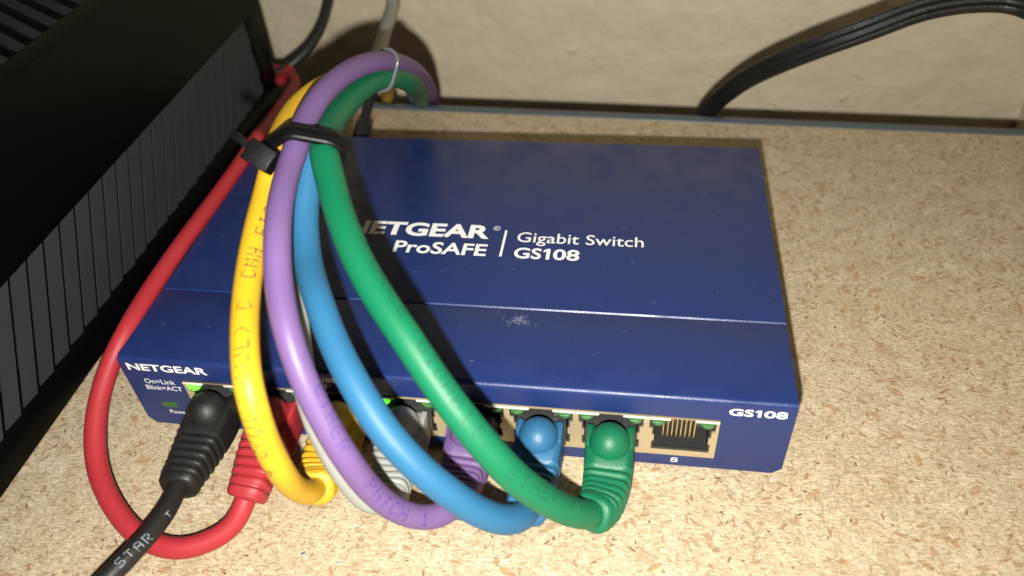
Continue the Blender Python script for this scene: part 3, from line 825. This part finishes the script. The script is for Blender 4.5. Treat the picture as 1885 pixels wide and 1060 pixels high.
# ------------------------------------------------------------------ ties
def bundle_loop(keys, anchor, pad, n=96):
    A = Vector(anchor)
    hits = []
    tan = Vector((0, 0, 0))
    for k in keys:
        c = CABLES[k][1]
        i = min(range(2, len(c) - 2), key=lambda q: (c[q] - A).length)
        tan += (c[i + 1] - c[i - 1]).normalized()
    tan.normalize()
    for k in keys:
        c = CABLES[k][1]
        i = min((q for q in range(2, len(c) - 2) if (c[q] - A).length < 28), key=lambda q: abs((c[q] - A).dot(tan)))
        hits.append((c[i], RAD[k]))
    e1 = (RIGHT - tan * RIGHT.dot(tan)).normalized()
    e2 = tan.cross(e1)
    cen = sum((h for h, _ in hits), Vector()) / len(hits)
    pts = []
    for h, RC_ in hits:
        a, q = (h - cen).dot(e1), (h - cen).dot(e2)
        pts += [(a + (RC_ + pad) * math.cos(2 * math.pi * i / 40), q + (RC_ + pad) * math.sin(2 * math.pi * i / 40)) for i in range(40)]
    loop = even_loop(hull2(pts), n)
    return cen, tan, e1, e2, loop

cen, tan, e1, e2, loop = bundle_loop(('yellow', 'purple', 'green', 'blue', 'grey'), ANCHOR['tie1'], 0.1)
zt = thing('zip_tie', 'black nylon zip tie cinching the coloured cables above the switch', 'zip tie', loc=tuple(cen))
zoff = Matrix.Translation(-cen * S)
def zkeep(o):
    o.parent = zt; o.matrix_parent_inverse = zoff
    return o
v, fc = [], []
n = len(loop)
for i, (a, q) in enumerate(loop):
    pa, pb = loop[i - 1], loop[(i + 1) % n]
    tx, ty = pb[0] - pa[0], pb[1] - pa[1]
    l = math.hypot(tx, ty); ox, oy = ty / l, -tx / l
    for (o_, wv) in ((0.0, -1.9), (0.0, 1.9), (1.0, 1.9), (1.3, 1.6), (1.3, 1.2), (1.05, 1.1), (1.05 + 0.22 * (i % 2), 0.95), (1.05 + 0.22 * (i % 2), -0.95), (1.05, -1.1), (1.3, -1.2), (1.3, -1.6), (1.0, -1.9)):
        v.append(cen + e1 * (a + ox * o_) + e2 * (q + oy * o_) + tan * wv)
m_ = 12
for i in range(n):
    for k in range(m_):
        fc.append((i * m_ + k, i * m_ + (k + 1) % m_, ((i + 1) % n) * m_ + (k + 1) % m_, ((i + 1) % n) * m_ + k))
zkeep(obj_from('strap', v, fc, 'nylon', None, True, 40))
# head at the loop's left end, where strap leaves
il = min(range(n), key=lambda i: loop[i][0])
hp = cen + e1 * loop[il][0] + e2 * loop[il][1]
def zbox(c, ax, ay, az, sx, sy, sz, name, bevel):
    vs = [c + ax * (sx * i) + ay * (sy * j) + az * (sz * k) for i in (-.5, .5) for j in (-.5, .5) for k in (-.5, .5)]
    mb = MB(); mb.add(vs, [(0, 1, 3, 2), (4, 6, 7, 5), (0, 4, 5, 1), (2, 3, 7, 6), (0, 2, 6, 4), (1, 5, 7, 3)])
    return zkeep(mb.build(name, 'nylon', None, bevel=bevel))
hp = Vector(ANCHOR['head'])
ax = (RIGHT * 0.84 + DOWN * 0.54).normalized()
ay = (RIGHT * 0.54 - DOWN * 0.84).normalized()
az = -FWD
hd = zbox(hp, ax, ay, az, 6.0, 4.8, 5.0, 'head', 0.3)
for q in (-1.0, 0.0, 1.0):
    o = zbox(hp + ay * 2.2 + az * q, ax, ay, az, 3.6, 0.5, 0.35, 'head_rib', 0.1)
    o.parent = hd; o.matrix_parent_inverse = Matrix.Identity(4)
tl = Vector(ANCHOR['tail'])
d1 = (RIGHT * 0.80 + DOWN * 0.60 - FWD * 0.1).normalized()
d2 = (RIGHT * 0.60 - DOWN * 0.80).normalized()
zbox(tl, d1, d2, d1.cross(d2), 5.6, 1.6, 3.2, 'tail', 0.15)

cen2, tan2, f1, f2, loop2 = bundle_loop(('purple', 'green', 'blue', 'yellow'), ANCHOR['tie2'], 0.35, 72)
c = [cen2 + f1 * a + f2 * q + tan2 * (0.5 * math.sin(6.28 * i / 72)) for i, (a, q) in enumerate(loop2)]
v, fc = [], []
for i, p in enumerate(c):
    t = (c[(i + 1) % 72] - c[i - 1]).normalized()
    o_ = (p - cen2); o_ = (o_ - t * o_.dot(t)).normalized(); q_ = t.cross(o_)
    v += [p + o_ * (0.55 * math.cos(k * math.pi / 4)) + q_ * (0.75 * math.sin(k * math.pi / 4)) for k in range(8)]
for i in range(72):
    for k in range(8):
        fc.append((i * 8 + k, i * 8 + (k + 1) % 8, ((i + 1) % 72) * 8 + (k + 1) % 8, ((i + 1) % 72) * 8 + k))
tag(obj_from('wire_tie', v, fc, 'clear_tie', None, True, 60), 'thin glossy smoky wire tie round the top of the cable arch', 'wire tie')

# ------------------------------------------------------------------ other cords
def cord(key, name, label, R, mat, cat='cord'):
    c = spline(PATHS[key], 0.8, 14)
    t = thing(name, label, cat)
    sweep('jacket', c, lambda i: circle(R, 18), mat, t)
    return t, c
t, c = cord('dc', 'power_cord', 'thin black power cord plugged into the back of the switch', 1.75, 'black_cord')
fr = frames(c)
cc, ff, rr = [], [], []
prof = [(1, 2.0), (2, 4.2), (8, 4.4), (10, 4.2)]
s = 10.4
for k in range(6):
    f = k / 5
    prof += [(s, 3.0 - 0.6 * f), (s + 0.5, 3.0 - 0.6 * f), (s + 0.7, 3.9 - 1.0 * f), (s + 1.6, 3.8 - 1.0 * f)]
    s += 1.9
prof += [(s, 2.2), (s + 1.5, 1.8)]
for q, R in prof:
    i = min(len(c) - 2, int(q / 0.8)); u = q / 0.8 - i
    cc.append(c[i].lerp(c[i + 1], u)); ff.append(fr[i]); rr.append(R)
sweep('strain_relief', cc, lambda i: circle(rr[i], 20), 'black_cord', t, ff)
cord('cordl', 'hanging_cord', 'plain black cord curving down the wall behind the ribbed router', 2.3, 'black_cord')

c = spline(PATHS['flat'], 0.9, 20)
t = thing('flat_power_cord', 'thick flat black three ridged power cord arching before the beige wall', 'cord')
T_ = frames(c)
fr = []
for i, p in enumerate(c):                                    # broad side kept mostly towards the room, with a slow twist
    tt = T_[i][0]
    n_ = Vector((-0.15, -0.75, 0.65)); n_ = (n_ - tt * n_.dot(tt)).normalized()
    b_ = tt.cross(n_)
    tw = math.radians(18 * math.sin(i * 0.018 + 0.6))
    fr.append((tt, n_ * math.cos(tw) + b_ * math.sin(tw), b_ * math.cos(tw) - n_ * math.sin(tw)))
def lobes(i):
    o = []
    for k in range(42):
        a = 2 * math.pi * k / 42
        x = 3.7 * math.cos(a)
        hh = 1.55 + 0.38 * math.cos(2 * math.pi * x / 2.5)
        e = max(0.0, 1 - (abs(x) / 3.7) ** 6) ** 0.5
        o.append((math.copysign(hh * e, math.sin(a)) if abs(math.sin(a)) > 1e-6 else 0.0, x))
    return o
sweep('jacket', c, lobes, 'flat_cord', t, fr, angle=70)

# ------------------------------------------------------------------ lint and dust on the lid
def fibre_mesh(mb, pts, r):
    n = len(pts)
    k = len(mb.v)
    for i, p in enumerate(pts):
        t = (pts[min(i + 1, n - 1)] - pts[max(i - 1, 0)]).normalized()
        a = t.cross(Vector((0, 0, 1)))
        if a.length < 1e-3: a = Vector((1, 0, 0))
        a.normalize(); q = t.cross(a)
        mb.v += [tuple(p + a * r), tuple(p - a * (r * .5) + q * (r * .87)), tuple(p - a * (r * .5) - q * (r * .87))]
    for i in range(n - 1):
        for j in range(3):
            mb.f.append((k + i * 3 + j, k + i * 3 + (j + 1) % 3, k + i * 3 + 3 + (j + 1) % 3, k + i * 3 + 3 + j))
mb = MB()
for _ in range(34):
    p = Vector((95.2 + random.gauss(0, 1.1), 21.0 + random.gauss(0, 0.7), H + 0.06))
    a = random.uniform(0, 6.28); pts = []
    for i in range(9):
        pts.append(p.copy()); a += random.gauss(0, 0.7)
        p = p + Vector((0.28 * math.cos(a), 0.28 * math.sin(a), random.gauss(0, 0.05)))
        p.z = max(H + 0.03, min(H + 0.5, p.z))
    fibre_mesh(mb, pts, 0.0075)
lt = mb.build('lint_tuft', 'dust', None)
tag(lt, 'small tangled grey lint tuft on the switch lid', 'lint')
mb = MB()
for _ in range(900):
    x, y = random.uniform(2, W - 2), random.uniform(2, D - 2)
    if abs(y - SEAM) < 1: continue
    z = H + (0.01 if y < SEAM else 0.05)
    r_ = 0.045 * random.random() ** 3 + 0.018
    a = random.uniform(0, 6.28)
    v0 = [(x + r_ * math.cos(a + q), y + r_ * math.sin(a + q), z) for q in (0, 2.1, 4.2)] + [(x, y, z + r_ * 0.9)]
    mb.add(v0, [(0, 1, 3), (1, 2, 3), (2, 0, 3)])
for _ in range(80):
    p = Vector((random.uniform(3, W - 3), random.uniform(3, D - 3), 0))
    if abs(p.y - SEAM) < 1.5: continue
    p.z = H + (0.02 if p.y < SEAM else 0.06)
    a = random.uniform(0, 6.28); pts = []
    for i in range(random.randint(3, 8)):
        pts.append(p.copy()); a += random.gauss(0, 0.5)
        p = p + Vector((0.25 * math.cos(a), 0.25 * math.sin(a), 0))
    fibre_mesh(mb, pts, 0.008)
for nm, lab in (('flake1', 'small pale grey scrap lying on the board below the yellow plug'), ('flake2', 'tiny pale grey scrap on the board, right of the other scrap')):
    fx, fy, fz = ANCHOR[nm]
    v = [(fx, fy, fz + 0.45)]
    for k in range(9):
        a = 2 * math.pi * k / 9
        q = random.uniform(0.45, 1.0)
        v.append((fx + 0.85 * q * math.cos(a), fy + 0.6 * q * math.sin(a), fz + random.uniform(0.0, 0.3)))
    n0 = len(v)
    v += [(p[0], p[1], p[2] - 0.08) for p in v]
    f = [(0, 1 + k, 1 + (k + 1) % 9) for k in range(9)] + [(n0, n0 + 1 + (k + 1) % 9, n0 + 1 + k) for k in range(9)]
    f += [(1 + k, 1 + (k + 1) % 9, n0 + 1 + (k + 1) % 9, n0 + 1 + k) for k in range(9)]
    tag(obj_from('paper_scrap', v, f, 'scrap'), lab, 'scrap')
du = mb.build('dust', 'dust', None)
du['kind'] = 'stuff'
du['label'] = 'fine pale dust scattered over the blue lid'
du['category'] = 'dust'
